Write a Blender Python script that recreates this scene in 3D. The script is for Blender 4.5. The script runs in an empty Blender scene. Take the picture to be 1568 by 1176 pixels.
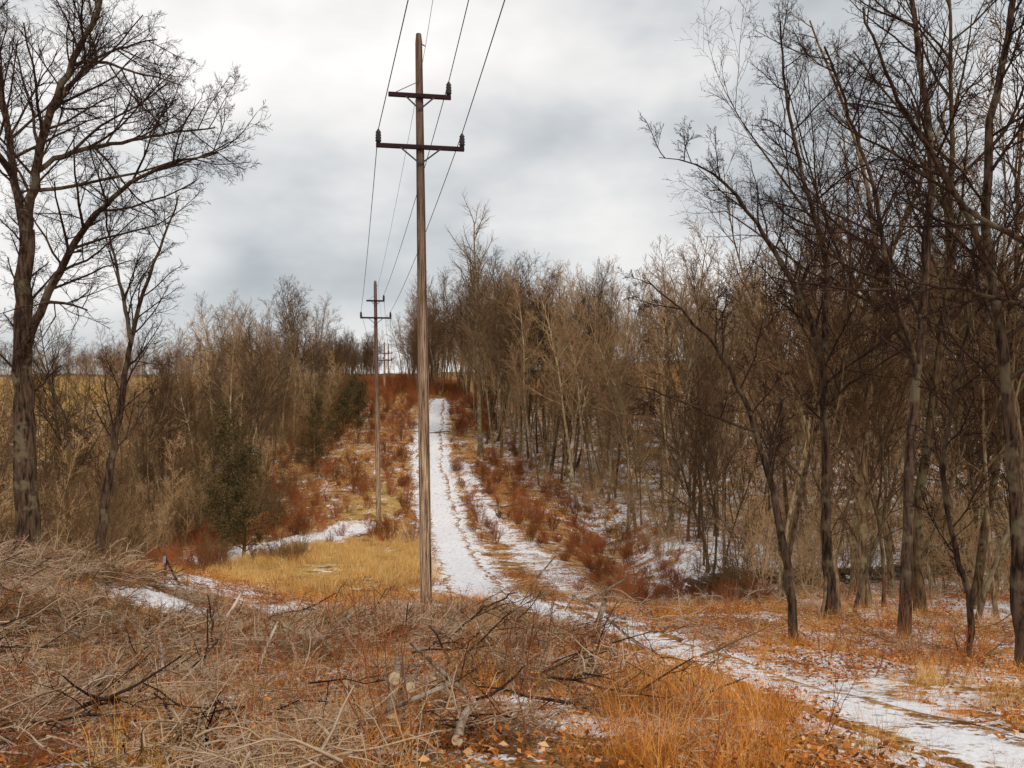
import bpy, math, numpy as np, bmesh
from mathutils import Vector
RNG=np.random.default_rng(7)
S=bpy.context.scene
CAMZ=1.6; F=800.0; K=1024/1568.0
def W(u,v,d): return np.array([(u*K-512)/F*d, d, (384-v*K)/F*d+CAMZ])

# ---------------------------------------------------------------- terrain
def vnoise(x,y,seed=0):
    x=np.asarray(x,float); y=np.asarray(y,float)
    ix=np.floor(x); iy=np.floor(y); fx=x-ix; fy=y-iy
    fx=fx*fx*(3-2*fx); fy=fy*fy*(3-2*fy)
    def h(a,b):
        s=np.sin(a*127.1+b*311.7+seed*74.7)*43758.5453
        return s-np.floor(s)
    return (h(ix,iy)*(1-fx)+h(ix+1,iy)*fx)*(1-fy)+(h(ix,iy+1)*(1-fx)+h(ix+1,iy+1)*fx)*fy
_py=[-80,-10,0,3,6,12,24,35,45,55,62,75,90,110,150,220,300,500,650,1000,1600,4000]
_pz=[8,-0.2,-1.6,-2.2,-2.9,-4.4,-6.8,-8.9,-10.2,-11.1,-11.4,-10.0,-6.5,-2.7,-.6,2.2,4.5,4,4,8,14,20]
_ty=np.arange(-80,4000,1.0); _tz=np.interp(_ty,_py,_pz)
_k=np.exp(-(np.arange(-6,7)/2.2)**2); _k/=_k.sum()
_ts=np.convolve(np.pad(_tz,6,mode='edge'),_k,mode='valid')
def sst(t): t=np.clip(t,0,1); return t*t*(3-2*t)
def H(x,y):
    x=np.asarray(x,float); y=np.asarray(y,float)
    z=np.interp(y,_ty,_ts)+CAMZ
    z=z+1.45*sst((-x-6)/7)*np.exp(-((y-21)/12)**2)
    z=z+0.06*np.clip(x-5,0,60)*sst((y-55)/40)
    z=z-0.02*np.clip(-x-25,0,60)*sst((y-50)/40)
    amp=np.clip(y/12,0.3,1)
    z=z+amp*((vnoise(x/5,y/5,1)-.5)*0.4+(vnoise(x/1.4,y/1.4,2)-.5)*0.14)
    z=z+(vnoise(x/14,y/14,4)-.5)*1.6*sst((np.abs(x+.1*y)-9)/8)*sst((y-25)/15)
    z=z-1.2*np.exp(-((x-7.5)/2.6)**2)*sst((y-26)/6)*(1-sst((y-64)/8))
    z=z+(vnoise(x/60,y/60,3)-.5)*3.0*sst((y-150)/200)+(vnoise(x/260,y/260,8)-.35)*8*sst((y-450)/300)
    return z

PATH=np.array([[-10.9,121,1.9],[-10.7,113,2.1],[-9.8,100,2.3],[-8.8,85,2.5],[-7.0,73.5,2.5],[-4.8,60,2.5],[-2.8,43.5,2.4],[-1.5,33,2.2],[-0.2,27,1.9],[1.24,23,1.7],[2.75,15.6,1.4],[3.57,10.5,1.35],[3.95,7.8,1.4],[4.2,6,1.4],[4.4,3,1.4]])
def resamp(P,n):
    P=np.asarray(P,float)
    for _ in range(2):
        A=P[:-1]*.75+P[1:]*.25; B=P[:-1]*.25+P[1:]*.75
        Q=np.empty((2*len(A),P.shape[1])); Q[0::2]=A; Q[1::2]=B
        P=np.vstack([P[:1],Q,P[-1:]])
    d=np.r_[0,np.cumsum(np.linalg.norm(np.diff(P[:,:3],axis=0),axis=1))]
    t=np.linspace(0,d[-1],n)
    return np.stack([np.interp(t,d,P[:,i]) for i in range(P.shape[1])],1)
PS=resamp(PATH,700)
TR2=resamp(np.array([[-5,82,1.0],[-2.8,70,1.2],[.7,57,1.3],[2.7,38,1.2],[3.0,25,1.0],[2.6,19,.8]]),200)
SNL=resamp(np.array([[-24,46,1.4],[-18,49,2.3],[-15.5,54,2.6],[-13,60,2.2],[-12,64,1.8]]),200)
def dist(x,y,P):
    x=np.asarray(x).ravel(); y=np.asarray(y).ravel()
    out=np.full(x.shape,1e9)
    for i in range(0,len(P),4):
        out=np.minimum(out,(np.hypot(x-P[i,0],y-P[i,1]))/P[i,2])
    return out
xr=lambda y:np.interp(y,[5,16,35,56,74,87,113,220,400],[7,6.5,8.5,9.5,3.5,-2,-6,-27,-55])
xl=lambda y:np.interp(y,[5,24,45,62,108,220,400],[-12,-14,-20.5,-19.5,-25,-42,-75])

# ---------------------------------------------------------------- node helpers
def newmat(name):
    m=bpy.data.materials.new(name); m.use_nodes=True
    nt=m.node_tree; b=nt.nodes['Principled BSDF']; b.inputs['Roughness'].default_value=.9
    b.inputs['Specular IOR Level'].default_value=0
    return m,nt,b
def matte(name):
    m=bpy.data.materials.new(name); m.use_nodes=True; nt=m.node_tree; nt.nodes.clear()
    o=nt.nodes.new('ShaderNodeOutputMaterial'); b=nt.nodes.new('ShaderNodeBsdfDiffuse'); nt.links.new(b.outputs[0],o.inputs[0]); return m,nt,b
def N(nt,t,**kw):
    n=nt.nodes.new(t)
    for k,v in kw.items(): setattr(n,k,v)
    return n
def mixc(nt,f,a,b,mode='MIX'):
    n=nt.nodes.new('ShaderNodeMix'); n.data_type='RGBA'; n.blend_type=mode
    for s,v in ((0,f),(6,a),(7,b)):
        if isinstance(v,bpy.types.NodeSocket): nt.links.new(v,n.inputs[s])
        elif s==0: n.inputs[0].default_value=v
        else: n.inputs[s].default_value=(*v,1)
    return n.outputs[2]
def ramp(nt,fac,stops):
    n=nt.nodes.new('ShaderNodeValToRGB'); e=n.color_ramp.elements
    while len(e)<len(stops): e.new(.5)
    for i,(p,c) in enumerate(stops):
        e[i].position=p; e[i].color=(*c,1)
    nt.links.new(fac,n.inputs[0]); return n.outputs[0]
def mth(nt,op,a,b=None,c=None):
    n=nt.nodes.new('ShaderNodeMath'); n.operation=op
    for i,v in enumerate((a,b,c)):
        if v is None: continue
        if isinstance(v,bpy.types.NodeSocket): nt.links.new(v,n.inputs[i])
        else: n.inputs[i].default_value=v
    return n.outputs[0]
def mrange(nt,v,a,b):
    n=nt.nodes.new('ShaderNodeMapRange'); n.interpolation_type='SMOOTHSTEP'
    nt.links.new(v,n.inputs[0]); n.inputs[1].default_value=a; n.inputs[2].default_value=b
    return n.outputs[0]
def noise(nt,vec,scale,detail=4,rough=.55):
    n=N(nt,'ShaderNodeTexNoise'); n.inputs['Scale'].default_value=scale; n.inputs['Detail'].default_value=detail; n.inputs['Roughness'].default_value=rough
    nt.links.new(vec,n.inputs['Vector']); return n.outputs[0]
def bump(nt,b,h,strength,dist_):
    n=nt.nodes.new('ShaderNodeBump'); n.inputs['Strength'].default_value=strength; n.inputs['Distance'].default_value=dist_
    nt.links.new(h,n.inputs['Height']); nt.links.new(n.outputs[0],b.inputs['Normal'])

def ground_mat(name,path=False):
    m,nt,b=matte(name)
    pos=N(nt,'ShaderNodeNewGeometry').outputs['Position']
    vor=N(nt,'ShaderNodeTexVoronoi'); vor.inputs['Scale'].default_value=19; nt.links.new(pos,vor.inputs['Vector'])
    sep=nt.nodes.new('ShaderNodeSeparateColor'); nt.links.new(vor.outputs['Color'],sep.inputs[0])
    leaf=ramp(nt,sep.outputs[0],[(0,(.05,.025,.012)),(.3,(.26,.095,.026)),(.6,(.54,.21,.045)),(.85,(.68,.34,.11)),(1,(.70,.50,.28))])
    n2=noise(nt,pos,9,5,.7)
    straw=ramp(nt,n2,[(.35,(.09,.042,.016)),(.5,(.42,.22,.08)),(.65,(.76,.51,.24))])
    big=noise(nt,pos,.35,3)
    col=mixc(nt,mrange(nt,big,.42,.6),leaf,straw)
    at=N(nt,'ShaderNodeAttribute',attribute_name='gold')
    gold=ramp(nt,n2,[(.3,(.22,.12,.04)),(.55,(.60,.37,.12)),(.7,(.78,.57,.26))])
    gm=mrange(nt,mth(nt,'ADD',at.outputs['Fac'],mth(nt,'MULTIPLY',big,.5)),.5,.85)
    col=mixc(nt,gm,col,gold)
    wn=noise(nt,pos,1.3,4,.6)
    col=mixc(nt,mth(nt,'MULTIPLY',mrange(nt,wn,.48,.66),.85),col,(.12,.045,.02))
    br=N(nt,'ShaderNodeAttribute',attribute_name='brush_shade')
    col=mixc(nt,mth(nt,'MULTIPLY',br.outputs['Fac'],.6),col,(.05,.024,.014))  # ground under the cut brush darkened in colour for shadows between twigs
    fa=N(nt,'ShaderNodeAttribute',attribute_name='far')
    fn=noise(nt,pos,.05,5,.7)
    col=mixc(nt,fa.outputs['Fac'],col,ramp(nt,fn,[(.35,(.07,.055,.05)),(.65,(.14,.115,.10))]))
    sa=N(nt,'ShaderNodeAttribute',attribute_name='snow')
    sn=noise(nt,pos,.8 if not path else 1.5,6,.7); sn2=noise(nt,pos,6,4,.75)
    s=mth(nt,'ADD',mth(nt,'ADD',sa.outputs['Fac'],mth(nt,'MULTIPLY',sn,.9)),mth(nt,'MULTIPLY',sn2,.75))
    sm=mrange(nt,s,1.22,1.32)
    snowc=ramp(nt,sn2,[(.3,(.58,.54,.55)),(.5,(.90,.89,.92)),(.6,(.95,.95,.97))])
    col=mixc(nt,sm,col,snowc)
    nt.links.new(col,b.inputs['Color'])
    bump(nt,b,n2,.9,.06)
    return m

def mesh_from(name,V,Q,mat,attrs=None,smooth=True):
    me=bpy.data.meshes.new(name)
    V=np.asarray(V,np.float32); Q=np.asarray(Q,np.int32); k=Q.shape[1]
    me.vertices.add(len(V)); me.vertices.foreach_set('co',V.ravel())
    me.loops.add(Q.size); me.loops.foreach_set('vertex_index',Q.ravel())
    me.polygons.add(len(Q)); me.polygons.foreach_set('loop_start',np.arange(0,Q.size,k,dtype=np.int32))
    me.polygons.foreach_set('loop_total',np.full(len(Q),k,np.int32))
    me.polygons.foreach_set('use_smooth',np.full(len(Q),smooth))
    for a,v in (attrs or {}).items():
        at=me.attributes.new(a,'FLOAT','POINT'); at.data.foreach_set('value',np.asarray(v,np.float32))
    for mm in (mat if isinstance(mat,list) else [mat]): me.materials.append(mm)
    me.update(calc_edges=True); return me
def obj(name,me,loc=(0,0,0),parent=None,link=True):
    o=bpy.data.objects.new(name,me); o.location=loc
    if link: S.collection.objects.link(o)
    if parent: o.parent=parent
    return o

GM=ground_mat('leaf_litter_ground'); PM=ground_mat('trodden_snow',True)
ys=np.concatenate([np.arange(-60,2,2.0),np.arange(2,50,.16),np.arange(50,125,.4),125+np.cumsum(np.geomspace(.6,90,110))])
xh=np.concatenate([np.arange(0,26,.18),26+np.cumsum(np.geomspace(.3,90,90))])
xs=np.concatenate([-xh[::-1],xh[1:]])
X,Y=np.meshgrid(xs,ys); Z=H(X,Y)
ny,nx=X.shape
I=np.arange(nx*ny).reshape(ny,nx)
Q=np.stack([I[:-1,:-1],I[:-1,1:],I[1:,1:],I[1:,:-1]],-1).reshape(-1,4)
xf,yf=X.ravel(),Y.ravel()
near=(yf<130)&(yf>0)&(abs(xf)<90)
snow=np.full(xf.shape,.33)
d1=np.full(xf.shape,99.);d1[near]=dist(xf[near],yf[near],PS)
d2=np.full(xf.shape,99.);d2[near]=dist(xf[near],yf[near],TR2)
d3=np.full(xf.shape,99.);d3[near]=dist(xf[near],yf[near],SNL)
inr=sst((xf-xr(yf)+3.5)/4)
snow+=.15*inr*sst((yf-18)/8)*(1-.5*sst((yf-48)/12))*(1-sst((yf-85)/30))
snow+=.09*sst((yf-5)/3)*(1-sst((yf-26)/6))
snow=np.maximum(snow,.58-.26*sst((d1-.4)/.8))
snow=np.maximum(snow,.48-.15*sst((d2-.3)/1.2))
snow=np.maximum(snow,.57-.24*sst((d3-.2)/1.0))
SP=[(-8.7,19.9,1.0,1.1,.95),(-6.2,22.5,.8,1.2,.66),(-1.7,8.3,.5,.5,.75),(.9,7.6,.6,.4,.68),(.2,9.2,.6,.4,.68),(4.5,14.5,3,6,.46),(8,17,3,3,.5),(-2.5,27,3,2,.55),(-12,30,3,2,.58),(11,27,4,4,.6),(-17.5,48.5,2.6,1.6,.8),(-3,12,.9,.5,.75),(-5,10,.6,.4,.8),(-1,16,.9,.5,.7),(-3.5,19,.9,.6,.75),(.6,13,.7,.4,.7),(-1.2,11,.5,.35,.75)]
for (cx,cy,rx,ry,s_) in SP:
    rr=np.hypot((xf-cx)/rx,(yf-cy)/ry); snow=np.maximum(snow,s_-(s_-.3)*sst((rr-.6)/.6))
def offsnow(x,y):
    k=np.ones(len(x),bool)
    for (cx,cy,rx,ry,s_) in SP:
        if s_>=.64: k&=np.hypot((x-cx)/rx,(y-cy+.3)/ry)>1.05
    return k
snow[yf>130]=.1
snow-= .5*sst((yf-115)/20)
gold=np.zeros(xf.shape)
gold=np.maximum(gold,1-sst((np.hypot((xf+9)/6.5,(yf-44)/13)-.7)/.4))
gold=np.maximum(gold,.2*sst((yf-105)/30)); gold=np.maximum(gold,.6*sst((-xf-36)/10)*sst((yf-60)/30))
gold=np.maximum(gold,.6*(1-sst((np.hypot((xf+12)/3,(yf-70)/8)-.7)/.4)))
gold=np.maximum(gold,.2*inr)  # forest floor tinted lighter to offset the shade under the trees
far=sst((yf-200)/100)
brush_shade=(1-sst((xf-1)/2))*(1-sst((yf-24)/6))*(vnoise(xf/1.5,yf/1.5,31)*.7+.5)  # mask for the shade painted beneath the brush
ground=obj('ground',mesh_from('ground',np.stack([xf,yf,Z.ravel()],1),Q,GM,{'snow':snow,'gold':gold,'far':far,'brush_shade':brush_shade}))
n=len(PS); T=np.gradient(PS[:,:2],axis=0); T/=np.linalg.norm(T,axis=1)[:,None]; NR=np.stack([T[:,1],-T[:,0]],1)
c=np.linspace(-1,1,19)
arc=np.arange(n)*.2
wl=PS[:,2]/2*(1.05+.35*(vnoise(arc/2,0*arc,5)-.5)+.3*(vnoise(arc*2,0*arc,6)-.5))
wr=PS[:,2]/2*(1.05+.35*(vnoise(arc/2,0*arc,7)-.5)+.3*(vnoise(arc*2,0*arc,8)-.5))
ww=np.where(c[None]<0,wl[:,None],wr[:,None])
PX=PS[:,0,None]+NR[:,0,None]*c*ww; PY=PS[:,1,None]+NR[:,1,None]*c*ww
rut=-.03*(np.exp(-((abs(c)-.5)/.18)**2))
PZ=H(PX,PY)+.035+rut*(1-abs(c))-.03*(abs(c)**6)
I=np.arange(n*19).reshape(n,19); Qp=np.stack([I[:-1,:-1],I[:-1,1:],I[1:,1:],I[1:,:-1]],-1).reshape(-1,4)
ps=np.interp(PS[:,1],[0,8,22,28,40,90,130],[.58,.58,.56,.64,.68,.70,.60])[:,None]-.36*abs(c)[None]**2.2-.06*np.exp(-(c[None]/.2)**2)
ob=obj('snowy_path',mesh_from('snowy_path',np.stack([PX,PY,PZ],-1).reshape(-1,3),Qp,PM,{'snow':ps.ravel(),'gold':np.zeros(n*19),'far':np.zeros(n*19)}))

# ---------------------------------------------------------------- branch builder
class MB:
    def __init__(s): s.v=[];s.q=[];s.a=[];s.n=0
    def tubes(s,P,R,k,a):
        Nn,Sg,_=P.shape
        D=P[:,-1]-P[:,0]; D/= (np.linalg.norm(D,axis=1,keepdims=True)+1e-9)
        ref=np.where(abs(D[:,2:3])>.8,np.array([[1.,0,0]]),np.array([[0,0,1.]]))
        U=np.cross(D,ref); U/=np.linalg.norm(U,axis=1,keepdims=True)+1e-9; V=np.cross(D,U)
        th=np.arange(k)*2*np.pi/k
        ring=U[:,None,:]*np.cos(th)[None,:,None]+V[:,None,:]*np.sin(th)[None,:,None]
        vv=P[:,:,None,:]+ring[:,None]*R[:,:,None,None]
        idx=np.arange(Nn*Sg*k).reshape(Nn,Sg,k)+s.n
        nx_=np.roll(idx,-1,axis=2)
        q=np.stack([idx[:,:-1],nx_[:,:-1],nx_[:,1:],idx[:,1:]],-1).reshape(-1,4)
        s.v.append(vv.reshape(-1,3)); s.q.append(q); s.n+=Nn*Sg*k
        s.a.append(np.repeat(a.reshape(-1),k) if hasattr(a,'shape') else np.full(Nn*Sg*k,a))
    def mesh(s,name,mat,off=(0,0,0)):
        return mesh_from(name,np.concatenate(s.v)-np.array(off),np.concatenate(s.q),mat,{'twig':np.concatenate(s.a)})
def nrm(v): return v/(np.linalg.norm(v,axis=-1,keepdims=True)+1e-9)
def grow(rng,P0,D,L,R,nseg,wig,trop,tip=.35):
    p=P0.copy(); d=D.copy(); pts=[p.copy()]
    for i in range(nseg):
        d=d+rng.normal(0,wig,d.shape); d[:,2]+=trop; d=nrm(d); p=p+d*(L/nseg)[:,None]; pts.append(p.copy())
    t=np.linspace(0,1,nseg+1)
    return np.stack(pts,1), R[:,None]*(1-(1-tip)*t[None]**.9)
def kids(rng,P,R,L,m,a0,a1,ratio,tmin,rmin,fall=.55,flat=0,thick=.011):
    Nn,Sg,_=P.shape; ns=Sg-1
    t=tmin+(1-tmin)*(np.arange(m)[None]+rng.random((Nn,m)))/m; t=np.clip(t,0,.999)
    f=t*ns; i=f.astype(int); fr=(f-i)[...,None]; r_=np.arange(Nn)[:,None]
    A=P[r_,i]; B=P[r_,i+1]; pos=A*(1-fr)+B*fr; tan=nrm(B-A)
    rad=R[r_,i]*(1-fr[...,0])+R[r_,i+1]*fr[...,0]
    rv=rng.normal(size=tan.shape); rv[...,2]*=(1-flat); per=nrm(np.cross(tan,rv))
    if flat>0:
        per[...,2]*=(1-flat); per=nrm(per)
    a=np.radians(rng.uniform(a0,a1,t.shape))[...,None]
    d=nrm(tan*np.cos(a)+per*np.sin(a))
    l=np.repeat(L[:,None],m,1)*ratio*(1-fall*(t-tmin)/(1-tmin+1e-6))*rng.uniform(.6,1.25,t.shape)
    rad2=np.maximum(np.minimum(rad*.75,l*thick+rad*.12),rmin)
    return pos.reshape(-1,3),d.reshape(-1,3),l.ravel(),rad2.ravel()
def crown(mb,rng,P,R,L,spec,rmin):
    for sp in spec:
        p,d,l,r=kids(rng,P,R,L,sp['m'],sp.get('a0',25),sp.get('a1',55),sp['ratio'],sp.get('tmin',.2),rmin,fall=sp.get('fall',.55),flat=sp.get('flat',0))
        if 'up' in sp: d[:,2]+=sp['up']; d=nrm(d)
        P,R=grow(rng,p,d,l,r,sp['n'],sp.get('wig',.15),sp.get('trop',.03)); L=l
        mb.tubes(P,R,sp['k'],np.clip((.05-R)/.045,0,1))

def bark_mat(name,bark,bark2,twig,lichen=None,var=.35,bm_=False):
    m,nt,b=matte(name)
    tc=N(nt,'ShaderNodeTexCoord').outputs['Object']
    mp=N(nt,'ShaderNodeMapping'); mp.inputs['Scale'].default_value=(14,14,2.5); nt.links.new(tc,mp.inputs[0])
    n1=noise(nt,mp.outputs[0],1,4 if bm_ else 2,.65)
    c=ramp(nt,n1,[(.38,bark2),(.62,bark)])
    if lichen:
        n3=noise(nt,tc,1.6,3,.65); c=mixc(nt,mrange(nt,n3,.52,.62),c,lichen)
    at=N(nt,'ShaderNodeAttribute',attribute_name='twig')
    c=mixc(nt,at.outputs['Fac'],c,twig)
    oi=N(nt,'ShaderNodeObjectInfo')
    v=mth(nt,'MULTIPLY_ADD',oi.outputs['Random'],2*var,1-var)
    hs=nt.nodes.new('ShaderNodeHueSaturation'); nt.links.new(v,hs.inputs['Value']); nt.links.new(c,hs.inputs['Color'])
    nt.links.new(hs.outputs[0],b.inputs['Color'])
    if bm_: bump(nt,b,n1,.9,.04)
    return m
M_dark=bark_mat('dark_bark',(.13,.082,.055),(.025,.017,.013),(.04,.023,.02),(.15,.12,.075),.15,True)
M_hero=bark_mat('grey_bark',(.30,.195,.11),(.06,.038,.022),(.11,.062,.036),(.26,.22,.12),.55,True)
M_for=bark_mat('forest_bark',(.50,.36,.21),(.16,.105,.06),(.36,.22,.115),(.50,.45,.28),.45)
M_fdk=bark_mat('dark_forest_bark',(.20,.135,.08),(.06,.038,.024),(.13,.075,.04),(.19,.16,.10),.4)
M_sap=bark_mat('sapling_bark',(.52,.36,.19),(.25,.17,.10),(.58,.38,.20),None,.4)
M_olive=bark_mat('thicket_stems',(.22,.15,.075),(.09,.058,.03),(.22,.135,.065),None,.4)
M_brush=bark_mat('brush_stems',(.38,.15,.065),(.13,.05,.025),(.34,.12,.048),None,.5)
M_dead=bark_mat('cut_brush',(.80,.64,.48),(.26,.16,.11),(.64,.46,.31),None,.45)

# ---------------------------------------------------------------- tree prototypes
def forest_tree(seed,h,r,tmin,spread,dens=22,mat=M_for,name='bare_tree',lean=.0,rmin=.0065,fork=False,l3=6,l4=2,wob=.05):
    rng=np.random.default_rng(seed); mb=MB()
    P0=np.zeros((1,3)); P0[0,2]=-.4
    P,R=grow(rng,P0,nrm(np.array([[lean,rng.normal(0,.03),1.]])),np.array([h]),np.array([r]),12,wob,.03,tip=.12)
    R[:,0]*=1.35
    mb.tubes(P,R,8,np.zeros(R.shape))
    main=[(P,R)]
    if fork:
        i=int(12*rng.uniform(.3,.5)); a=rng.uniform(0,6.28)
        d=nrm(np.array([[.45*math.cos(a),.45*math.sin(a),1.]]))
        P2,R2=grow(rng,P[:,i],d,np.array([h*(1-i/12)*.9]),R[:,i]*.8,10,.06,.04,tip=.12); mb.tubes(P2,R2,7,np.zeros(R2.shape)); main.append((P2,R2))
    for j,(P,R) in enumerate(main):
        sp=[dict(m=dens if j==0 else dens//2,ratio=1.,a0=25,a1=55,tmin=tmin if j==0 else .15,n=5,k=4,wig=.10,trop=.09,fall=.55),
         dict(m=7,ratio=.55,n=3,k=3,wig=.13,trop=.06,tmin=.15),
         dict(m=l3,ratio=.55,n=2,k=3,wig=.15,trop=.05,tmin=.1)]
        if l4: sp.append(dict(m=l4,ratio=.6,n=1,k=3,wig=.15,trop=.03,tmin=.1))
        crown(mb,rng,P,R,np.array([h*spread]),sp,rmin)
    return mb.mesh(name,mat)
def variant(me,mat):
    m2=me.copy(); m2.materials.clear(); m2.materials.append(mat); return m2
FT=[forest_tree(10,19,.17,.45,.24,rmin=.013,l4=0),forest_tree(11,18,.12,.5,.2,lean=.06,rmin=.012,l4=0,wob=.07),forest_tree(12,17,.15,.35,.25,fork=True,rmin=.012,l4=0),
    forest_tree(13,20,.17,.5,.22,fork=True,rmin=.013,l4=0),forest_tree(14,15,.07,.3,.22,dens=18,lean=-.15,rmin=.012,l4=0,wob=.09),forest_tree(15,16,.08,.4,.2,rmin=.012,lean=.18,l4=0,wob=.09)]
FTD=[variant(FT[0],M_fdk),variant(FT[2],M_fdk),variant(FT[3],M_fdk),variant(FT[4],M_fdk),variant(FT[5],M_fdk)]
FTN=[forest_tree(30+i,h,r,tm,sp,dens=d_,mat=M_hero,lean=l,fork=f,rmin=.005,l4=2,wob=.075) for i,(h,r,tm,sp,d_,l,f) in enumerate(
    [(17,.11,.3,.24,22,.03,False),(13,.06,.2,.24,20,-.2,False),(18,.15,.3,.27,24,.0,True),(11,.045,.15,.24,18,.25,True),(16,.08,.3,.22,20,-.1,True)])]
def bush(seed,h,nst,mat,name,spread=.35,m1=8,m2=5,rmin=.004,r=.015,trop=.05):
    rng=np.random.default_rng(seed); mb=MB()
    a=rng.uniform(0,6.28,nst); s=rng.random(nst)**.5
    P0=np.stack([np.cos(a)*s*h*.15,np.sin(a)*s*h*.15,np.full(nst,-.1)],1)
    D=nrm(np.stack([np.cos(a)*s*spread*1.5,np.sin(a)*s*spread*1.5,np.ones(nst)],1))
    L=h*rng.uniform(.6,1.1,nst)
    P,R=grow(rng,P0,D,L,np.full(nst,r),5,.1,trop*.5); mb.tubes(P,R,4,np.clip((.05-R)/.045,0,1))
    sp=[dict(m=m1,ratio=.5,n=3,k=3,wig=.2,trop=trop,tmin=.15),dict(m=m2,ratio=.5,n=2,k=3,wig=.25,trop=trop,tmin=.1)]
    crown(mb,rng,P,R,L,sp,rmin)
    return mb.mesh(name,mat)
SAP=[forest_tree(50+i,h,.03,.12,.28,dens=16,mat=M_sap,rmin=.007,l3=5,l4=0,lean=rng_l) for i,(h,rng_l) in enumerate([(5.5,.1),(4,-.15),(7,.05)])]
SHR=[bush(60,1.5,12,M_brush,'shrub',rmin=.007),bush(61,1.1,14,M_brush,'shrub',.5,rmin=.007),bush(62,2.2,12,M_brush,'shrub',.3,m2=7,rmin=.007)]
THK=[bush(65,3.2,14,M_sap,'thicket',.35,m2=7,r=.02,rmin=.007),bush(66,4.2,10,M_olive,'thicket',.3,m2=8,r=.025,rmin=.010),bush(67,3.0,12,M_olive,'thicket',.4,m2=7,r=.02,rmin=.010)]

def debris(seed,mat,n=26,Rr=.8,hh=.35,r=.008,m=3,L0=.8,rmin=.003,zu=.35):
    rng=np.random.default_rng(seed); mb=MB()
    P0=np.stack([rng.normal(0,Rr*.5,n),rng.normal(0,Rr*.5,n),rng.uniform(0,hh,n)],1)
    D=rng.normal(size=(n,3)); D[:,2]=rng.uniform(-.25,zu,n); D=nrm(D); L=rng.uniform(.4,1.3,n)*L0
    P,R=grow(rng,P0,D,L,rng.uniform(.5,1.6,n)*r,4,.15,-.03); mb.tubes(P,R,4,np.clip((.05-R)/.045,0,1))
    crown(mb,rng,P,R,L,[dict(m=m,ratio=.5,n=3,k=3,wig=.25,trop=-.01),dict(m=2,ratio=.5,n=2,k=3,wig=.25,trop=0)],rmin)
    return mb.mesh('cut_brush',mat)
DEB=[debris(70,M_dead,rmin=.004),debris(71,M_dead,18,.7,.3,.014,rmin=.0045),debris(72,M_brush,30,.8,.3,.007,4,rmin=.004),debris(75,M_dead,26,.7,.3,.009,rmin=.004),debris(77,M_olive,22,.8,.3,.012,rmin=.005)]
DEB2=[debris(73,M_dead,5,.8,.3,.022,4,1.2,.005,.2),debris(76,M_dead,6,.8,.35,.016,4,1.1,.005,.4),debris(78,M_dark,5,.8,.35,.018,4,1.2,.005,.4)]

def ribbons(seed,n,h0,h1,w,rad,lean,mat,name):
    rng=np.random.default_rng(seed); sg=3
    a=rng.uniform(0,6.28,n); rr=rad*rng.random(n)**.6
    b=np.stack([np.cos(a)*rr,np.sin(a)*rr,np.full(n,-.03)],1)
    d=nrm(np.stack([rng.normal(0,lean,n),rng.normal(0,lean,n),np.ones(n)],1)); L=rng.uniform(h0,h1,n)
    P,_=grow(rng,b,d,L,L,sg,.12,-.12)
    th=rng.uniform(0,3.14,n); sd=np.stack([np.cos(th),np.sin(th),0*th],1)
    wt=w*np.linspace(1,.15,sg+1)[None,:,None]*rng.uniform(.6,1.3,n)[:,None,None]
    V=np.stack([P-sd[:,None]*wt,P+sd[:,None]*wt],2).reshape(-1,3)
    I=np.arange(n*(sg+1)*2).reshape(n,sg+1,2)
    Q=np.stack([I[:,:-1,0],I[:,:-1,1],I[:,1:,1],I[:,1:,0]],-1).reshape(-1,4)
    return mesh_from(name,V,Q,mat)
def island_mat(name,stops,var=.3):
    m,nt,b=matte(name)
    g=N(nt,'ShaderNodeNewGeometry'); c=ramp(nt,g.outputs['Random Per Island'],stops)
    pn=noise(nt,g.outputs['Position'],.9,2)
    v=mth(nt,'MULTIPLY_ADD',pn,3.2*var,1-1.6*var)
    hs=nt.nodes.new('ShaderNodeHueSaturation'); nt.links.new(v,hs.inputs['Value']); nt.links.new(c,hs.inputs['Color'])
    nt.links.new(hs.outputs[0],b.inputs['Color']); return m
M_grass=island_mat('dry_grass',[(0,(.44,.22,.06)),(.5,(.76,.46,.14)),(1,(.86,.67,.34))])
M_rust=island_mat('rust_grass',[(0,(.30,.09,.02)),(.5,(.72,.28,.05)),(1,(.84,.47,.14))])
M_leaf=island_mat('fallen_leaves',[(0,(.10,.04,.018)),(.4,(.38,.13,.035)),(.8,(.68,.26,.06)),(1,(.74,.50,.28))],.4)
GR=[ribbons(80,60,.35,.8,.004,.22,.35,M_grass,'grass'),ribbons(81,50,.25,.6,.004,.25,.7,M_grass,'grass')]
RU=[ribbons(82,60,.4,1.0,.004,.22,.4,M_rust,'grass'),ribbons(83,60,.2,.5,.004,.3,.9,M_rust,'grass')]
FG=[ribbons(84,60,.5,1.0,.012,.6,.4,M_grass,'grass')]
def leaves(seed,n,rad,sz,mat):
    rng=np.random.default_rng(seed)
    a=rng.uniform(0,6.28,n); rr=rad*rng.random(n)**.5
    c=np.stack([np.cos(a)*rr,np.sin(a)*rr,rng.uniform(.01,.07,n)],1)
    nn=nrm(np.stack([rng.normal(0,.5,n),rng.normal(0,.5,n),np.ones(n)],1))
    u=nrm(np.cross(nn,rng.normal(size=(n,3)))); v=np.cross(nn,u); s=sz*rng.uniform(.6,1.3,n)[:,None]
    V=np.stack([c-u*s,c+v*s*.6+nn*s*.35,c+u*s,c-v*s*.6+nn*s*.35],1).reshape(-1,3)
    return mesh_from('leaves',V,np.arange(n*4).reshape(-1,4),mat,smooth=False)
LV=[leaves(90,150,.6,.028,M_leaf),leaves(91,120,.6,.034,M_leaf)]

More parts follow.
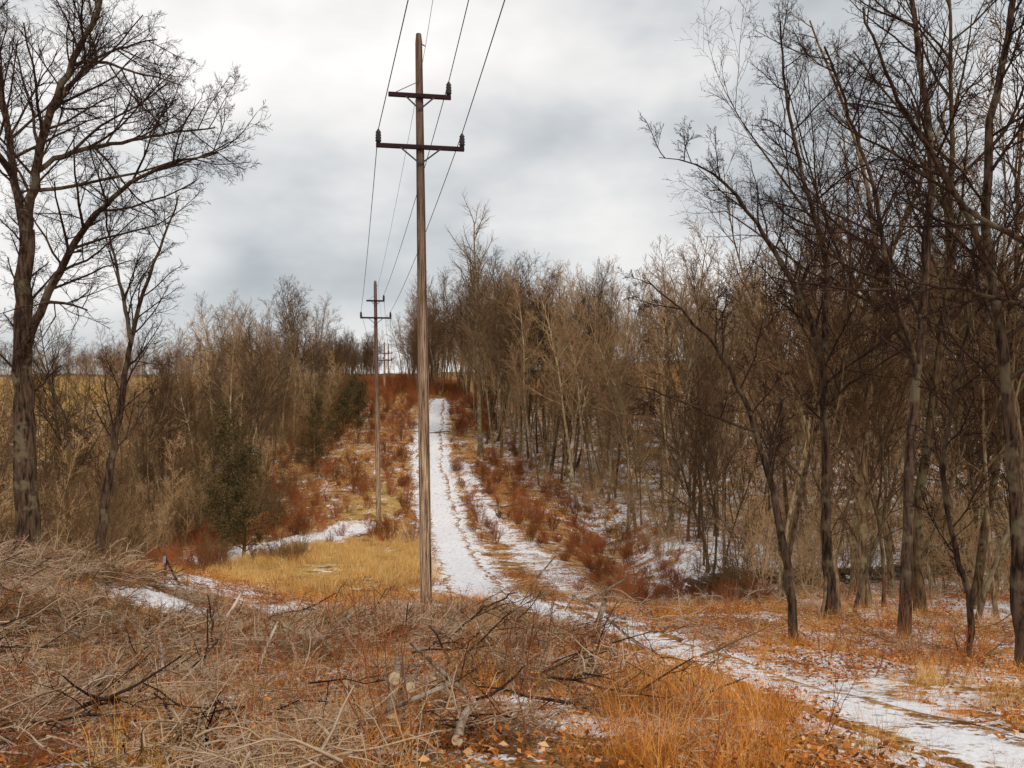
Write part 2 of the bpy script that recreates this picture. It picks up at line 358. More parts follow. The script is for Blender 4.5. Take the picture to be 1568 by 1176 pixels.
# ---------------------------------------------------------------- geometry-node scatter
def scatter(name,protos,x,y,scl,tilt=.08,real=False):
    n=len(x); rng=np.random.default_rng(n)
    z=H(x,y)
    me=bpy.data.meshes.new(name); me.vertices.add(n); me.vertices.foreach_set('co',np.stack([x,y,z],1).astype(np.float32).ravel())
    rot=np.stack([rng.normal(0,tilt,n),rng.normal(0,tilt,n),rng.uniform(0,6.28,n)],1).astype(np.float32)
    me.attributes.new('rot','FLOAT_VECTOR','POINT').data.foreach_set('vector',rot.ravel())
    me.attributes.new('scl','FLOAT','POINT').data.foreach_set('value',np.asarray(scl,np.float32))
    me.attributes.new('pid','INT','POINT').data.foreach_set('value',rng.integers(0,len(protos),n).astype(np.int32))
    o=obj(name,me)
    ng=bpy.data.node_groups.new(name,'GeometryNodeTree')
    ng.interface.new_socket('Geometry',in_out='INPUT',socket_type='NodeSocketGeometry'); ng.interface.new_socket('Geometry',in_out='OUTPUT',socket_type='NodeSocketGeometry')
    gi=ng.nodes.new('NodeGroupInput'); go=ng.nodes.new('NodeGroupOutput'); jn=ng.nodes.new('GeometryNodeJoinGeometry')
    def attr(nm,dt):
        a=ng.nodes.new('GeometryNodeInputNamedAttribute'); a.data_type=dt; a.inputs['Name'].default_value=nm
        return [s for s in a.outputs if s.enabled and s.name=='Attribute'][0]
    ra=attr('rot','FLOAT_VECTOR'); sa=attr('scl','FLOAT'); pa=attr('pid','INT')
    e=ng.nodes.new('FunctionNodeEulerToRotation'); ng.links.new(ra,e.inputs[0])
    for k,pm in enumerate(protos):
        po=obj(name+'_source_%d'%k,pm,link=False)
        oi=ng.nodes.new('GeometryNodeObjectInfo'); oi.inputs['Object'].default_value=po; oi.inputs['As Instance'].default_value=True
        ip=ng.nodes.new('GeometryNodeInstanceOnPoints')
        cmp=ng.nodes.new('FunctionNodeCompare'); cmp.data_type='INT'; cmp.operation='EQUAL'
        ii=[s for s in cmp.inputs if s.enabled and s.type=='INT']
        ng.links.new(pa,ii[0]); ii[1].default_value=k
        ng.links.new(gi.outputs[0],ip.inputs['Points']); ng.links.new(cmp.outputs[0],ip.inputs['Selection'])
        ng.links.new(oi.outputs['Geometry'],ip.inputs['Instance']); ng.links.new(e.outputs[0],ip.inputs['Rotation']); ng.links.new(sa,ip.inputs['Scale'])
        ng.links.new(ip.outputs[0],jn.inputs[0])
    last=jn.outputs[0]
    if real:
        rl=ng.nodes.new('GeometryNodeRealizeInstances'); ng.links.new(last,rl.inputs[0]); last=rl.outputs[0]
    ng.links.new(last,go.inputs[0])
    md=o.modifiers.new('scatter','NODES'); md.node_group=ng
    return o
def pts(n,y0,y1,xa,xb,power=1.0,mind=None,keep=None):
    y=y0+(y1-y0)*RNG.random(n)**power; a=xa(y); b=xb(y); x=a+(b-a)*RNG.random(n)
    k=b>a
    if keep is not None: k&=keep(x,y)
    x,y=x[k],y[k]
    if mind:
        ok=[]
        for i in range(len(x)):
            if all((x[i]-x[j])**2+(y[i]-y[j])**2>mind**2 for j in ok): ok.append(i)
        x,y=x[ok],y[ok]
    return x,y
offp=lambda x,y,m=.75:(dist(x,y,PS)>m)&(dist(x,y,TR2)>.5)

# forests
x,y=pts(480,50,130,lambda y:xr(y)+0,lambda y:.70*y+8,.8,keep=lambda x,y:vnoise(x/7,y/7,41)>.18)
x2,y2=pts(100,70,120,lambda y:xr(y)-1,lambda y:xr(y)+8)
x3,y3=pts(150,120,230,lambda y:xr(y)-5,lambda y:xr(y)+25)
scatter('forest_trees',FT+FTD[:3],np.r_[x,x2,x3],np.r_[y,y2,y3],RNG.uniform(.5,1.1,len(x)+len(x2)+len(x3)))
x,y=pts(95,60,118,lambda y:xl(y)-13,lambda y:xl(y)-.5)
x5,y5=pts(150,60,150,lambda y:np.maximum(xl(y)-48,-.7*y-5),lambda y:xl(y)-10)
x3,y3=pts(260,170,320,lambda y:-.75*y,lambda y:xl(y)+6)
x4,y4=pts(240,260,370,lambda y:-.30*y,lambda y:0*y)
scatter('distant_trees',FT[:3]+FTD,np.r_[x,x5,x3,x4],np.r_[y,y5,y3,y4],np.r_[RNG.uniform(.5,.95,len(x)),RNG.uniform(.35,.62,len(x5)),RNG.uniform(.3,.6,len(x3)),RNG.uniform(.3,.55,len(x4))])
x,y=pts(110,165,215,lambda y:-.228*y-1,lambda y:-.172*y)
x2,y2=pts(60,125,200,lambda y:-.128*y,lambda y:-.10*y+2)
x3,y3=pts(60,122,165,lambda y:xl(y)-12,lambda y:xl(y)+1)
scatter('hilltop_trees',FTD,np.r_[x,x2,x3],np.r_[y,y2,y3],np.r_[RNG.uniform(.3,.62,len(x)),RNG.uniform(.5,.9,len(x2)),RNG.uniform(.3,.55,len(x3))])
def place(protos,x,y,s0,s1,name='bare_tree'):
    for i in range(len(x)):
        o=obj(name,protos[RNG.integers(len(protos))],(x[i],y[i],float(H(x[i],y[i]))))
        s=RNG.uniform(s0,s1)*(1.12 if x[i]>.42*y[i] else 1); o.scale=(s,s,s); o.rotation_euler=(RNG.normal(0,.08),RNG.normal(0,.08),RNG.uniform(0,6.28))
x,y=pts(135,19,50,lambda y:xr(y)+.5,lambda y:.66*y+4,.8,1.3,keep=lambda x,y:vnoise(x/4,y/4,42)>.24); place(FTN+FTD[3:4]+FT[5:],x,y,.6,1.12)
x,y=pts(70,24,58,lambda y:-.67*y-3,lambda y:xl(y)-.5,.8,2.0); place(FTN+[FT[4],FTD[3]],x,y,.5,.85)
# saplings / thickets
x,y=pts(50,22,44,lambda y:xr(y)-.5,lambda y:.66*y+3,.8,keep=lambda x,y:offp(x,y));x1,y1=pts(210,44,95,lambda y:xr(y)-.5,lambda y:.66*y+3,.8,keep=lambda x,y:offp(x,y)); x2,y2=pts(110,25,60,lambda y:-.67*y-3,lambda y:xl(y)+1)
x=np.r_[x,x1,x2];y=np.r_[y,y1,y2]; scatter('sapling_thicket',SAP+THK,x,y,RNG.uniform(.55,1.1,len(x)))
x,y=pts(360,56,140,lambda y:xl(y)-24,lambda y:xl(y)+2); scatter('dark_thicket',[THK[1],THK[2],THK[2],SAP[2]],x,y,RNG.uniform(.6,1.4,len(x)))
x,y=pts(1300,55,185,lambda y:xl(y)-3,lambda y:xr(y)+2,keep=lambda x,y:offp(x,y,.85)&(dist(x,y,SNL)>.5))
x2,y2=pts(110,26,60,lambda y:xr(y)-6,lambda y:xr(y)+2,keep=offp); x3,y3=pts(200,30,62,lambda y:xl(y)-6,lambda y:xl(y)+4.5,keep=lambda x,y:dist(x,y,SNL)>.5)
x=np.r_[x,x2,x3];y=np.r_[y,y2,y3]; sc=RNG.uniform(.5,1.1,len(x)); sc[len(sc)-len(x2)-len(x3):]*=.7; scatter('brush_shrubs',SHR,x,y,sc)
# grasses
x,y=pts(1200,30,58,lambda y:-16+0*y,lambda y:-3+0*y,keep=lambda x,y:(dist(x,y,PS)>.7)&(dist(x,y,SNL)>.45)&(np.hypot((x+9)/6.5,(y-44)/13)<1.1)&(vnoise(x/2,y/3,19)>.22))
x2,y2=pts(700,58,140,lambda y:xl(y),lambda y:xr(y),keep=lambda x,y:offp(x,y)&(vnoise(x/4,y/6,9)>.5))
x=np.r_[x,x2];y=np.r_[y,y2]; scatter('golden_meadow_grass',FG,x,y,RNG.uniform(.35,.9,len(x)),real=True)
x,y=pts(1700,5,36,lambda y:-.68*y-1,lambda y:np.minimum(.68*y+1,xr(y)+6),.7,keep=lambda x,y:(dist(x,y,PS)>.6)&(vnoise(x/2.2,y/2.2,11)>.45)&offsnow(x,y))
scatter('dry_grass',GR,x,y,RNG.uniform(.35,.75,len(x)),real=True)
x,y=pts(1500,5,26,lambda y:-1+0*y-.25*y,lambda y:.68*y+1,.7,keep=lambda x,y:(dist(x,y,PS)>.65)&(vnoise(x/1.8,y/1.8,12)>.35))
x2,y2=pts(600,5,30,lambda y:-.68*y-1,lambda y:0*y,.7,keep=offsnow); x3,y3=pts(170,5.5,11,lambda y:.12*y,lambda y:.36*y,1,keep=lambda x,y:dist(x,y,PS)>.7); x=np.r_[x,x2,x3];y=np.r_[y,y2,y3]; sc=RNG.uniform(.3,.7,len(x)); sc[-len(x3):]*=1.35
scatter('rust_grass',RU,x,y,sc,real=True)
x,y=pts(2600,4,40,lambda y:-.68*y-1,lambda y:.68*y+1,.7,keep=lambda x,y:(dist(x,y,PS)>.62)&(vnoise(x/1.2,y/1.2,21)>.3)&offsnow(x,y))
scatter('leaf_litter',LV,x,y,RNG.uniform(.7,1.2,len(x)),real=True)
kb=lambda x,y:(dist(x,y,PS)>.8)&(vnoise(x/1.8,y/1.8,13)>.27)&offsnow(x,y)
x,y=pts(1150,5.4,22,lambda y:-.68*y-1,lambda y:np.interp(y,[5,8,12,24],[1.4,1.9,2.0,1]),.8,keep=kb)
x2,y2=pts(150,14,40,lambda y:0*y,lambda y:.68*y,keep=lambda x,y:offp(x,y,.7)); x=np.r_[x,x2];y=np.r_[y,y2]
scatter('cut_brush_piles',DEB,x,y,RNG.uniform(.45,.95,len(x))*np.where(vnoise(x/2.5,y/2.5,55)>.5,1.2,.75),tilt=.18,real=True)
x,y=pts(170,6.5,20,lambda y:-.68*y-1,lambda y:np.interp(y,[5,8,12,24],[1.4,1.9,2.2,1]),.8,keep=kb)
scatter('cut_branches',DEB2,x,y,RNG.uniform(.5,1.0,len(x)),tilt=.2,real=True)

# ---------------------------------------------------------------- hero trees
def hero(name,limbs,seed,mat=M_hero,dens=1.6,L1=3.0,up=.1,levels=4,flat=.3,m4=4):
    rng=np.random.default_rng(seed); mb=MB(); base=None
    for (pl,r0,r1,tmin,lf) in limbs:
        A=np.array([W(*p) for p in pl])
        if base is None:
            A[0,2]=float(H(A[0,0],A[0,1]))-.35; base=A[0].copy(); base[2]+=.35
        A=resamp(A,max(10,len(pl)*4)); A[1:]+=rng.normal(0,.018,A[1:].shape)
        ln=np.linalg.norm(np.diff(A,axis=0),axis=1).sum(); t=np.linspace(0,1,len(A))
        R=r0+(r1-r0)*t
        if limbs[0][0] is pl: R=R*(1+.5*np.exp(-t*25))
        mb.tubes(A[None],R[None],10,np.clip((.05-R)/.045,0,1)[None]*.7)
        m=max(3,int(ln*(1-tmin)*dens))
        sp=[dict(m=m,ratio=1,a0=30,a1=65,tmin=tmin,n=6,k=4,wig=.12,trop=.05,fall=.5,up=up),
            dict(m=9,ratio=.5,n=4,k=3,wig=.15,trop=.03,tmin=.15,flat=flat),
            dict(m=7,ratio=.5,n=3,k=3,wig=.16,trop=.02,tmin=.1,flat=flat),
            dict(m=m4,ratio=.6,n=2,k=3,wig=.16,trop=.02,tmin=.1)][:levels]
        crown(mb,rng,A[None],R[None],np.array([L1*lf]),sp,.0042)
    return obj(name,mb.mesh(name,mat,base),base)
hero('oak_tree',[
 ([(42,872,22),(40,700,22),(34,560,22),(36,420,22),(42,350,22)],.33,.19,.5,.5),
 ([(40,360,22),(52,270,21.5),(72,180,21),(108,100,21),(150,20,20.5),(175,-90,20)],.13,.045,.1,1),
 ([(33,560,22),(62,470,21.5),(95,410,21),(125,350,20.5),(190,285,20),(255,250,19.5),(335,235,19)],.13,.02,.2,.9),
 ([(40,365,22),(22,270,22.5),(8,170,23),(-10,60,23),(-25,-70,23)],.12,.045,.1,1),
 ([(58,262,21.5),(100,235,22),(170,222,22.5),(250,205,23),(330,195,23)],.075,.02,.15,1),
 ([(75,180,21),(110,120,22),(170,75,22.5),(240,60,23)],.07,.02,.1,.9),
 ([(110,100,21),(150,90,20.5),(200,110,20),(280,130,20)],.05,.015,.1,.8),
 ([(20,270,22.5),(-30,200,21),(-100,130,20)],.1,.04,.15,1)],101,M_dark,3.0,3.3,m4=5)
hero('bare_tree',[
 ([(148,875,25),(160,760,25),(185,620,25),(205,500,25),(228,420,25),(262,340,25),(275,300,25)],.16,.02,.3,.9),
 ([(200,520,25),(185,430,25.5),(165,360,26),(160,300,26)],.07,.02,.1,.8)],102,M_dark,2.4,2.6,up=.35)
hero('bare_tree',[
 ([(1222,988,15.5),(1207,880,15.5),(1188,770,15.5),(1160,665,15.5),(1120,560,15.5),(1060,490,15),(990,430,15)],.10,.015,.35,.8),
 ([(1160,660,15.5),(1090,640,15),(1020,600,14.5),(960,590,14)],.035,.01,.1,.6)],103,M_dark,1.6,2.0)
hero('bare_tree',[
 ([(1272,940,20),(1262,720,20),(1262,540,20),(1225,450,20),(1175,370,20),(1130,300,19.5),(1075,250,19),(1010,240,19)],.15,.02,.35,.9),
 ([(1262,540,20),(1270,400,20.5),(1225,260,21),(1200,130,21),(1195,30,21)],.09,.02,.2,.9)],104,M_dark,2.6,2.6)
hero('bare_tree',[
 ([(1385,1000,17.5),(1390,760,17.5),(1405,560,17.5),(1420,400,17.5),(1428,240,17.5),(1410,100,17.5),(1390,-40,17.5),(1380,-160,17.5)],.125,.04,.35,1),
 ([(1405,560,17.5),(1360,430,17),(1345,300,17),(1300,180,16.5),(1262,70,16)],.065,.02,.2,.9)],105,M_dark,2.4,2.8)
hero('bare_tree',[
 ([(1475,1025,14),(1492,930,14),(1455,820,14),(1440,700,14),(1470,560,14),(1500,430,14)],.065,.015,.2,.9)],106,M_dark,1.8,1.8)
hero('bare_tree',[
 ([(1566,1035,13),(1556,760,13),(1530,500,13),(1505,330,13),(1520,160,13),(1555,0,13),(1570,-120,13)],.12,.04,.35,1),
 ([(1515,420,13),(1470,300,12.7),(1400,200,12.5),(1350,100,12),(1320,10,12)],.06,.015,.15,.9),
 ([(1640,420,13),(1560,360,12.5),(1470,320,12.5),(1420,230,12.5),(1395,150,12)],.065,.015,.15,.8),
 ([(1640,500,13),(1520,450,12.5),(1400,432,12.2),(1290,410,12)],.04,.01,.15,.6)],107,M_dark,2.3,2.4)
hero('bare_tree',[
 ([(1325,975,24),(1318,760,24),(1335,560,24),(1345,430,24),(1330,280,24),(1285,140,24),(1240,30,24)],.14,.025,.3,.9),
 ([(1345,430,24),(1395,320,24.5),(1440,200,25),(1470,60,25)],.08,.02,.15,.9)],108,M_hero,2.3,3.0)
hero('bare_tree',[([(736,695,85),(732,560,85),(728,470,85),(726,340,85)],.28,.06,.4,1.0)],109,M_for,2.2,6.5,up=.5,levels=3)

# ---------------------------------------------------------------- utility poles
def wood(name,a,b2,c_):
    m,nt,b=newmat(name); tc=N(nt,'ShaderNodeTexCoord').outputs['Object']
    mp=N(nt,'ShaderNodeMapping'); mp.inputs['Scale'].default_value=(26,26,.9); nt.links.new(tc,mp.inputs[0])
    n1=noise(nt,mp.outputs[0],1,6,.75); n2=noise(nt,tc,.6,4)
    c=ramp(nt,n1,[(.40,a),(.5,b2),(.60,c_)])
    sz=nt.nodes.new('ShaderNodeSeparateXYZ'); nt.links.new(tc,sz.inputs[0])
    c=mixc(nt,mth(nt,'MULTIPLY',mrange(nt,mth(nt,'ADD',sz.outputs[2],mth(nt,'MULTIPLY',n2,6)),6,16),.75),c,(.085,.05,.042))
    nt.links.new(c,b.inputs['Base Color']); bump(nt,b,n1,1,.03); return m
M_pole=wood('weathered_pole_wood',(.06,.035,.025),(.42,.27,.17),(.74,.55,.38))
M_arm,_,_b=newmat('crossarm_wood'); _b.inputs['Base Color'].default_value=(.045,.024,.026,1)
M_ins,_,_b=newmat('brown_porcelain'); _b.inputs['Base Color'].default_value=(.03,.018,.02,1); _b.inputs['Roughness'].default_value=.35; _b.inputs['Specular IOR Level'].default_value=.4
M_wire,_,_b=newmat('wire_metal'); _b.inputs['Base Color'].default_value=(.04,.04,.045,1)
M_steel,_,_b=newmat('galvanised_steel'); _b.inputs['Base Color'].default_value=(.08,.07,.07,1)
def seg(name,a,b,r0,r1,mat,parent,k=12,n=2,prof=None):
    a=np.array(a,float); b=np.array(b,float); mb=MB(); t=np.linspace(0,1,n)
    R=(r0+(r1-r0)*t)
    if prof is not None: t=np.array([p[0] for p in prof]); R=np.array([p[1] for p in prof])
    P=a[None]*(1-t[:,None])+b[None]*t[:,None]
    mb.tubes(P[None],R[None],k,0.); me=mb.mesh(name,mat)
    bm=bmesh.new(); bm.from_mesh(me); bmesh.ops.holes_fill(bm,edges=[e for e in bm.edges if e.is_boundary],sides=0); bm.to_mesh(me); bm.free()
    return obj(name,me,parent=parent)
def beam(name,a,b,w,h,mat,parent):
    a=Vector(a);b=Vector(b); bm=bmesh.new(); bmesh.ops.create_cube(bm,size=1)
    for v in bm.verts: v.co=Vector((v.co.x*(b-a).length,v.co.y*w,v.co.z*h))
    bmesh.ops.bevel(bm,geom=list(bm.edges),offset=min(w,h)*.12,segments=1,affect='EDGES')
    me=bpy.data.meshes.new(name); bm.to_mesh(me); bm.free(); me.materials.append(mat)
    o=obj(name,me,(a+b)/2,parent); o.rotation_euler=(b-a).to_track_quat('X','Z').to_euler(); return o
def pole(bu,bv,tu,tv,d,arms,rb,rt,ang=.17,sc=1.0):
    base=W(bu,bv,d); top=W(tu,tv,d); base[2]=float(H(base[0],d))
    e=obj('utility_pole',None,base)
    L=top-base
    seg('pole_shaft',(-.0,0,-.5),L,rb,rt,M_pole,e,16,prof=[(0,rb*1.05),(.05,rb),(.3,rb*.93+rt*.07),(.6,rb*.5+rt*.5),(.985,rt),(1,rt*.75)])
    ax=np.array([math.cos(ang),math.sin(ang),0]); att=[]
    for j,(av,hw) in enumerate(arms):
        z=W(0,av,d)[2]-base[2]; c=L*(z/L[2]); off=np.array([ax[1],-ax[0],0])*(rt+.07*sc)
        A=c+off-ax*hw; B=c+off+ax*hw
        beam('crossarm',A,B,.1*sc,.13*sc,M_arm,e)
        for s in (-1,1):
            q=c+off*1.3+ax*s*hw*.45; q2=c+off*.9+np.array([0,0,-.5*sc])*(1 if j==1 else .8)
            beam('brace',q+np.array([0,0,-.05]),q2,.02*sc,.045*sc,M_steel,e)
        if j==0: beam('upper_brace',c+off*1.3-ax*hw*.75+np.array([0,0,.06]),c+off*.9+np.array([0,0,.45]),.012,.02,M_steel,e)
        for s in (-1,1):
            p=c+off+ax*s*(hw-.07*sc)
            if j==0 and s==-1: continue
            h=.42*sc
            seg('insulator',p+np.array([0,0,.05]),p+np.array([0,0,.05+h]),0,0,M_ins,e,12,prof=[(0,.05*sc),(.15,.08*sc),(.2,.095*sc),(.3,.07*sc),(.38,.095*sc),(.5,.07*sc),(.58,.09*sc),(.7,.065*sc),(.78,.085*sc),(.9,.05*sc),(1,.03*sc)])
            att.append(base+p+np.array([0,0,.05+h]))
        seg('arm_bolt',c+off*1.9,c-off*1.3,.015*sc,.015*sc,M_steel,e,8)
    q=L*.985; seg('top_bracket',q,q+ax*.2*sc+np.array([0,0,-.1*sc]),.018,.018,M_steel,e,8)
    seg('ground_wire',np.array([rb*.9,-rb*.6,.1]),L*.97+np.array([rt*.9,-rt*.6,0]),.009,.009,M_wire,e,6)
    att.append(base+q+ax*.2*sc+np.array([0,0,-.1*sc]))
    return att
pl=[None]
pl.append(pole(653,935,641,52,24,[(150,.93),(228,1.31)],.175,.105))
pl.append(pole(580,813,574.5,430,62,[(461,.70),(487,1.19)],.20,.12))
pl.append(pole(589,610,588.5,524,132,[(541,.8),(552,1.25)],.18,.12))
pl.append(pole(595,585,594.5,526,190,[(541,.9),(550,1.3)],.17,.12))
prev=np.array([7.6,-32.0,0])
off=[np.array([.85,0,0]),np.array([2.9,0,0]),np.array([1.0,0,0]),np.array([.2,0,0])]
zz=[14.5,14.4,12.8,16]
pl[0]=[prev+off[i]+np.array([0,0,zz[i]+1.6]) for i in range(4)]
we=obj('power_lines',None)
for a,b in zip(pl[:-1],pl[1:]):
    for i in range(4):
        A,B=a[i],b[i]; t=np.linspace(0,1,40)[:,None]; ln=np.linalg.norm(B-A)
        P=A*(1-t)+B*t; P[:,2]-=4*(ln*.011)*(t*(1-t))[:,0]
        mb=MB(); r=.013 if i<3 else .007
        mb.tubes(P[None],np.full((1,40),r),5,0.); obj('wire',mb.mesh('wire',M_wire),parent=we)

# ---------------------------------------------------------------- stone wall
def stone_mat():
    m,nt,b=newmat('field_stone'); tc=N(nt,'ShaderNodeNewGeometry')
    n1=noise(nt,tc.outputs['Position'],5,6,.7)
    c=ramp(nt,n1,[(.3,(.04,.036,.03)),(.55,(.14,.125,.105)),(.75,(.30,.28,.25))])
    c=mixc(nt,mth(nt,'MULTIPLY',tc.outputs['Random Per Island'],.5),c,(.09,.075,.06))
    nt.links.new(c,b.inputs['Base Color']); bump(nt,b,n1,.8,.05); return m
M_stone=stone_mat()
bm=bmesh.new(); bmesh.ops.create_icosphere(bm,subdivisions=2,radius=1); bm.verts.ensure_lookup_table()
ICV=np.array([v.co[:] for v in bm.verts]); ICF=np.array([[v.index for v in f.verts] for f in bm.faces]); bm.free()
def rocks(C,sz,rng):
    V=[];Fq=[]
    for i in range(len(C)):
        v=np.sign(ICV)*abs(ICV)**.75; v=v*(1+.25*(rng.random((len(v),1))-.5))*np.array([rng.uniform(.8,1.5),rng.uniform(.7,1.2),rng.uniform(.4,.8)])*sz[i]
        a=rng.uniform(0,6.28); ca,sa=math.cos(a),math.sin(a)
        v=np.stack([v[:,0]*ca-v[:,1]*sa,v[:,0]*sa+v[:,1]*ca,v[:,2]+v[:,0]*rng.normal(0,.15)],1)
        V.append(v+C[i]); Fq.append(ICF+i*len(ICV))
    return np.concatenate(V),np.concatenate(Fq)
rg=np.random.default_rng(5)
n=800; t=rg.random(n); wx=9+t*26; wy=41-2.0*np.sin(t*5)+rg.normal(0,.2,n); wz=H(wx,wy)+rg.random(n)**1.3*.7
V,Fq=rocks(np.stack([wx,wy,wz],1),rg.uniform(.08,.22,n),rg); obj('stone_wall',mesh_from('stone_wall',V,Fq,M_stone,smooth=False))

# ---------------------------------------------------------------- logs
M_cut,ntc,_b=newmat('cut_wood')
_n=noise(ntc,N(ntc,'ShaderNodeNewGeometry').outputs['Position'],40,4); ntc.links.new(ramp(ntc,_n,[(.3,(.50,.36,.22)),(.7,(.78,.64,.45))]),_b.inputs['Base Color'])
M_log=bark_mat('log_bark',(.40,.30,.22),(.10,.065,.045),(.40,.29,.21),(.50,.44,.36),.3,True)
def log(x,y,L,r,yaw,pitch,zo=.1,name='cut_log',br=2):
    rng=np.random.default_rng(int(abs(x*100+y*10))); mb=MB()
    d=np.array([[math.cos(yaw)*math.cos(pitch),math.sin(yaw)*math.cos(pitch),math.sin(pitch)]])
    P,R=grow(rng,np.zeros((1,3)),d,np.array([L]),np.array([r]),8,.06,0,tip=.6); mb.tubes(P,R,12,np.zeros(R.shape))
    nb=mb.n
    p,dd,l,rr=kids(rng,P,R,np.array([L]),br+2,30,70,.5,.3,.006); P2,R2=grow(rng,p,dd,l,rr*.8,4,.15,.02); mb.tubes(P2,R2,5,np.zeros(R2.shape))
    me=mb.mesh(name,M_log); me.materials.append(M_cut)
    b=bmesh.new(); b.from_mesh(me); b.verts.ensure_lookup_table()
    for ring in (list(range(12))[::-1],list(range(nb-12,nb))):
        f=b.faces.new([b.verts[i] for i in ring]); f.material_index=1
    b.to_mesh(me); b.free()
    obj(name,me,(x,y,float(H(x,y))+zo))
def GP(u,v):
    d=np.linspace(4,130,2500); p=np.array([W(u,v,q) for q in d]); h=H(p[:,0],p[:,1]); i=np.argmax(p[:,2]<h); return p[i,0],p[i,1]
for (u,v,L,r,yaw,pit,zo) in [(605,1085,.8,.07,1.6,-.12,.32),(628,1098,.7,.05,1.75,-.1,.30),(105,1105,.8,.08,1.6,-.1,.30),(700,1165,.6,.045,1.5,0,.15),(598,1130,.6,.055,1.65,-.1,.22),
  (390,1040,.8,.028,1.2,.8,.1),(470,1010,1.2,.03,.9,.6,.1),(500,985,1.2,.03,.7,.7,.1),(250,1060,.8,.025,2,.7,.1),(720,1090,1.0,.03,2.4,.35,.15),(540,1135,.9,.03,.2,.15,.15),(770,1040,1.1,.025,1.9,.5,.1),
  (910,975,.9,.08,1.1,.9,-.05),(960,970,1.3,.04,2.6,.15,.3),(1000,1010,1.1,.03,2.4,.35,.1),(820,890,2.2,.05,1.1,.12,.15),(890,925,2.0,.045,.6,.12,.1),(930,905,1.5,.04,2.3,.1,.1),(760,780,2.5,.06,.3,.08,.2),
  (690,665,4,.1,2.7,.05,.3),(640,1000,1.3,.025,.6,.6,.1),(200,1010,1.2,.03,2.9,.2,.1),(60,940,3,.05,2.9,.05,.1),(330,975,1.3,.04,1.5,.4,.1)]:
    gx,gy=GP(u,v); log(gx,gy,L,r,yaw,pit,zo)
hero('dead_branch',[([(660,1010,15),(700,965,14.8),(735,935,14.6),(765,918,14.4),(790,905,14.3)],.04,.01,.1,.35)],120,M_dark,1.8,1.2,levels=2)
hero('dead_branch',[([(330,985,14),(326,950,14),(318,910,14)],.025,.01,.1,.3)],121,M_dark,1.8,1.0,levels=2)
x,y=pts(80,6,20,lambda y:-.6*y,lambda y:.5*y+1,keep=lambda x,y:dist(x,y,PS)>.8)
SHOOT=[bush(130,1.6,4,M_brush,'shoots',.25,m1=5,m2=2,r=.007,rmin=.003,trop=.15),bush(131,1.2,5,M_brush,'shoots',.4,m1=5,m2=3,r=.007,rmin=.003)]
scatter('brush_shoots',SHOOT,x,y,RNG.uniform(.5,1.0,len(x)))

# ---------------------------------------------------------------- cedar
M_cedar=island_mat('cedar_foliage',[(0,(.04,.035,.016)),(.5,(.09,.073,.032)),(1,(.18,.13,.055))],.15)
def cedar(u,v,top,d,w,seed):
    rng=np.random.default_rng(seed); x,_,_=W(u,v,d); z0=float(H(x,d)); h=W(u,top,d)[2]-z0
    e=obj('cedar_tree',None,(x,d,z0)); mb=MB()
    P,R=grow(rng,np.array([[0,0,-.2]]),np.array([[0.1,0,1.]]),np.array([h]),np.array([.12]),8,.06,.02); mb.tubes(P,R,8,np.zeros(R.shape))
    p,dd,l,rr=kids(rng,P,R,np.array([w]),60,45,80,1.,.08,.01,fall=.45); l*=rng.uniform(.4,1.4,len(l)); P2,R2=grow(rng,p,dd,l,rr,5,.14,.08); mb.tubes(P2,R2,4,np.zeros(R2.shape)+.4)
    obj('trunk_and_limbs',mb.mesh('cedar_limbs',M_olive),parent=e)
    c=P2[:,2:].reshape(-1,3); c=np.repeat(c,36,0); c=c+rng.normal(0,.17,c.shape); n=len(c)
    nn=nrm(rng.normal(size=(n,3))+np.array([0,0,.6])); uu=nrm(np.cross(nn,rng.normal(size=(n,3)))); vv=np.cross(nn,uu); s=rng.uniform(.045,.09,n)[:,None]
    V=np.stack([c-uu*s,c+vv*s*.4,c+uu*s,c-vv*s*.4],1).reshape(-1,3)
    obj('foliage',mesh_from('cedar_foliage',V,np.arange(n*4).reshape(-1,4),M_cedar,smooth=False),parent=e)
cedar(340,790,625,50,2.4,1); cedar(372,800,690,48,2.3,2); cedar(530,640,575,100,3.2,3); cedar(548,650,590,96,2.6,4); cedar(480,690,610,80,2.6,5); cedar(505,670,595,88,2.4,6)
x,y=pts(16,43,47,lambda y:-17.5+0*y,lambda y:-12+0*y,keep=lambda x,y:dist(x,y,SNL)>.4); scatter('tall_weeds',SHR[:1]+[THK[2]],x,y,RNG.uniform(.4,.7,len(x)))

# marker post at the left
gx,gy=-10.2,23.5; e=obj('marker_post',None,(gx,gy,float(H(gx,gy))))
beam('post',(0,0,-.2),(.03,0,.6),.06,.06,M_arm,e); M_wh,_,_b=newmat('post_cap_paint'); _b.inputs['Base Color'].default_value=(.32,.37,.43,1)
beam('reflector_plate',(.0,-.04,.42),(.02,-.04,.62),.012,.08,M_wh,e); beam('prop',(.35,0,-.1),(.05,.0,.5),.05,.05,M_arm,e)

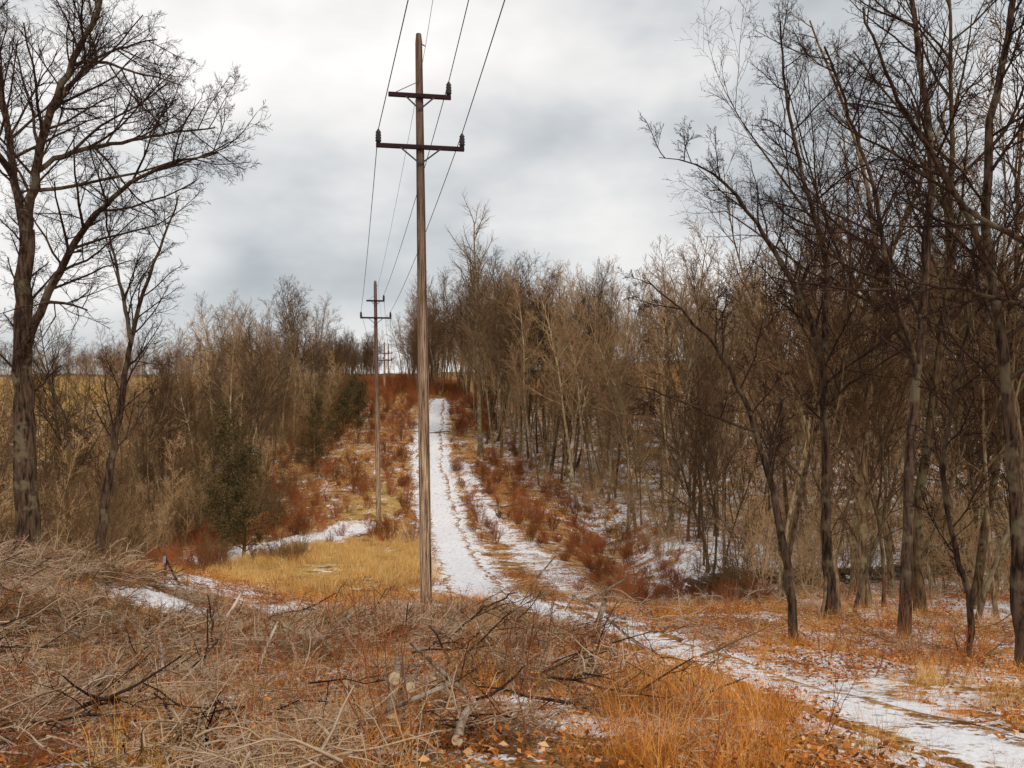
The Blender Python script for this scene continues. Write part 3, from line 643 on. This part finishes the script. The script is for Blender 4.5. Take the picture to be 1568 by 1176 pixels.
# ---------------------------------------------------------------- world, sun, camera
w=bpy.data.worlds.new('World'); S.world=w; w.use_nodes=True; nt=w.node_tree; nt.nodes.clear()
out=nt.nodes.new('ShaderNodeOutputWorld'); sky=nt.nodes.new('ShaderNodeTexSky'); sky.sky_type='NISHITA'; sky.sun_disc=False
EL,AZ=math.radians(42),math.radians(150)
sky.sun_elevation=EL; sky.sun_rotation=AZ
b1=nt.nodes.new('ShaderNodeBackground'); nt.links.new(sky.outputs[0],b1.inputs[0]); b1.inputs[1].default_value=.1
tc=nt.nodes.new('ShaderNodeTexCoord'); mp=nt.nodes.new('ShaderNodeMapping'); mp.inputs['Scale'].default_value=(1.3,1.3,2.4); mp.inputs['Location'].default_value=(.35,.2,.1)
nt.links.new(tc.outputs['Generated'],mp.inputs[0])
n1=noise(nt,mp.outputs[0],1.7,5,.5)
cc=ramp(nt,n1,[(.30,(.38,.42,.45)),(.43,(.64,.665,.685)),(.53,(.88,.87,.86)),(.64,(1.08,1.05,1.02))])
b2=nt.nodes.new('ShaderNodeBackground'); nt.links.new(cc,b2.inputs[0]); b2.inputs[1].default_value=1.0
mx=nt.nodes.new('ShaderNodeMixShader'); mx.inputs[0].default_value=.94
nt.links.new(b1.outputs[0],mx.inputs[1]); nt.links.new(b2.outputs[0],mx.inputs[2]); nt.links.new(mx.outputs[0],out.inputs[0])
sl=bpy.data.lights.new('sun','SUN'); sl.energy=1.5; sl.angle=math.radians(10); sl.color=(1,.91,.78)
so=bpy.data.objects.new('sun',sl); S.collection.objects.link(so)
dv=Vector((math.sin(AZ)*math.cos(EL),math.cos(AZ)*math.cos(EL),math.sin(EL))); so.rotation_euler=dv.to_track_quat('Z','Y').to_euler(); so.location=(20,-20,40)
cam=bpy.data.cameras.new('camera'); cam.sensor_width=36; cam.lens=28.125; cam.clip_end=6000; cam.clip_start=.1
co=bpy.data.objects.new('camera',cam); S.collection.objects.link(co); co.location=(0,0,CAMZ); co.rotation_euler=(math.radians(90),0,0); S.camera=co
S.view_settings.view_transform='Standard'; S.view_settings.look='None'; S.view_settings.exposure=0
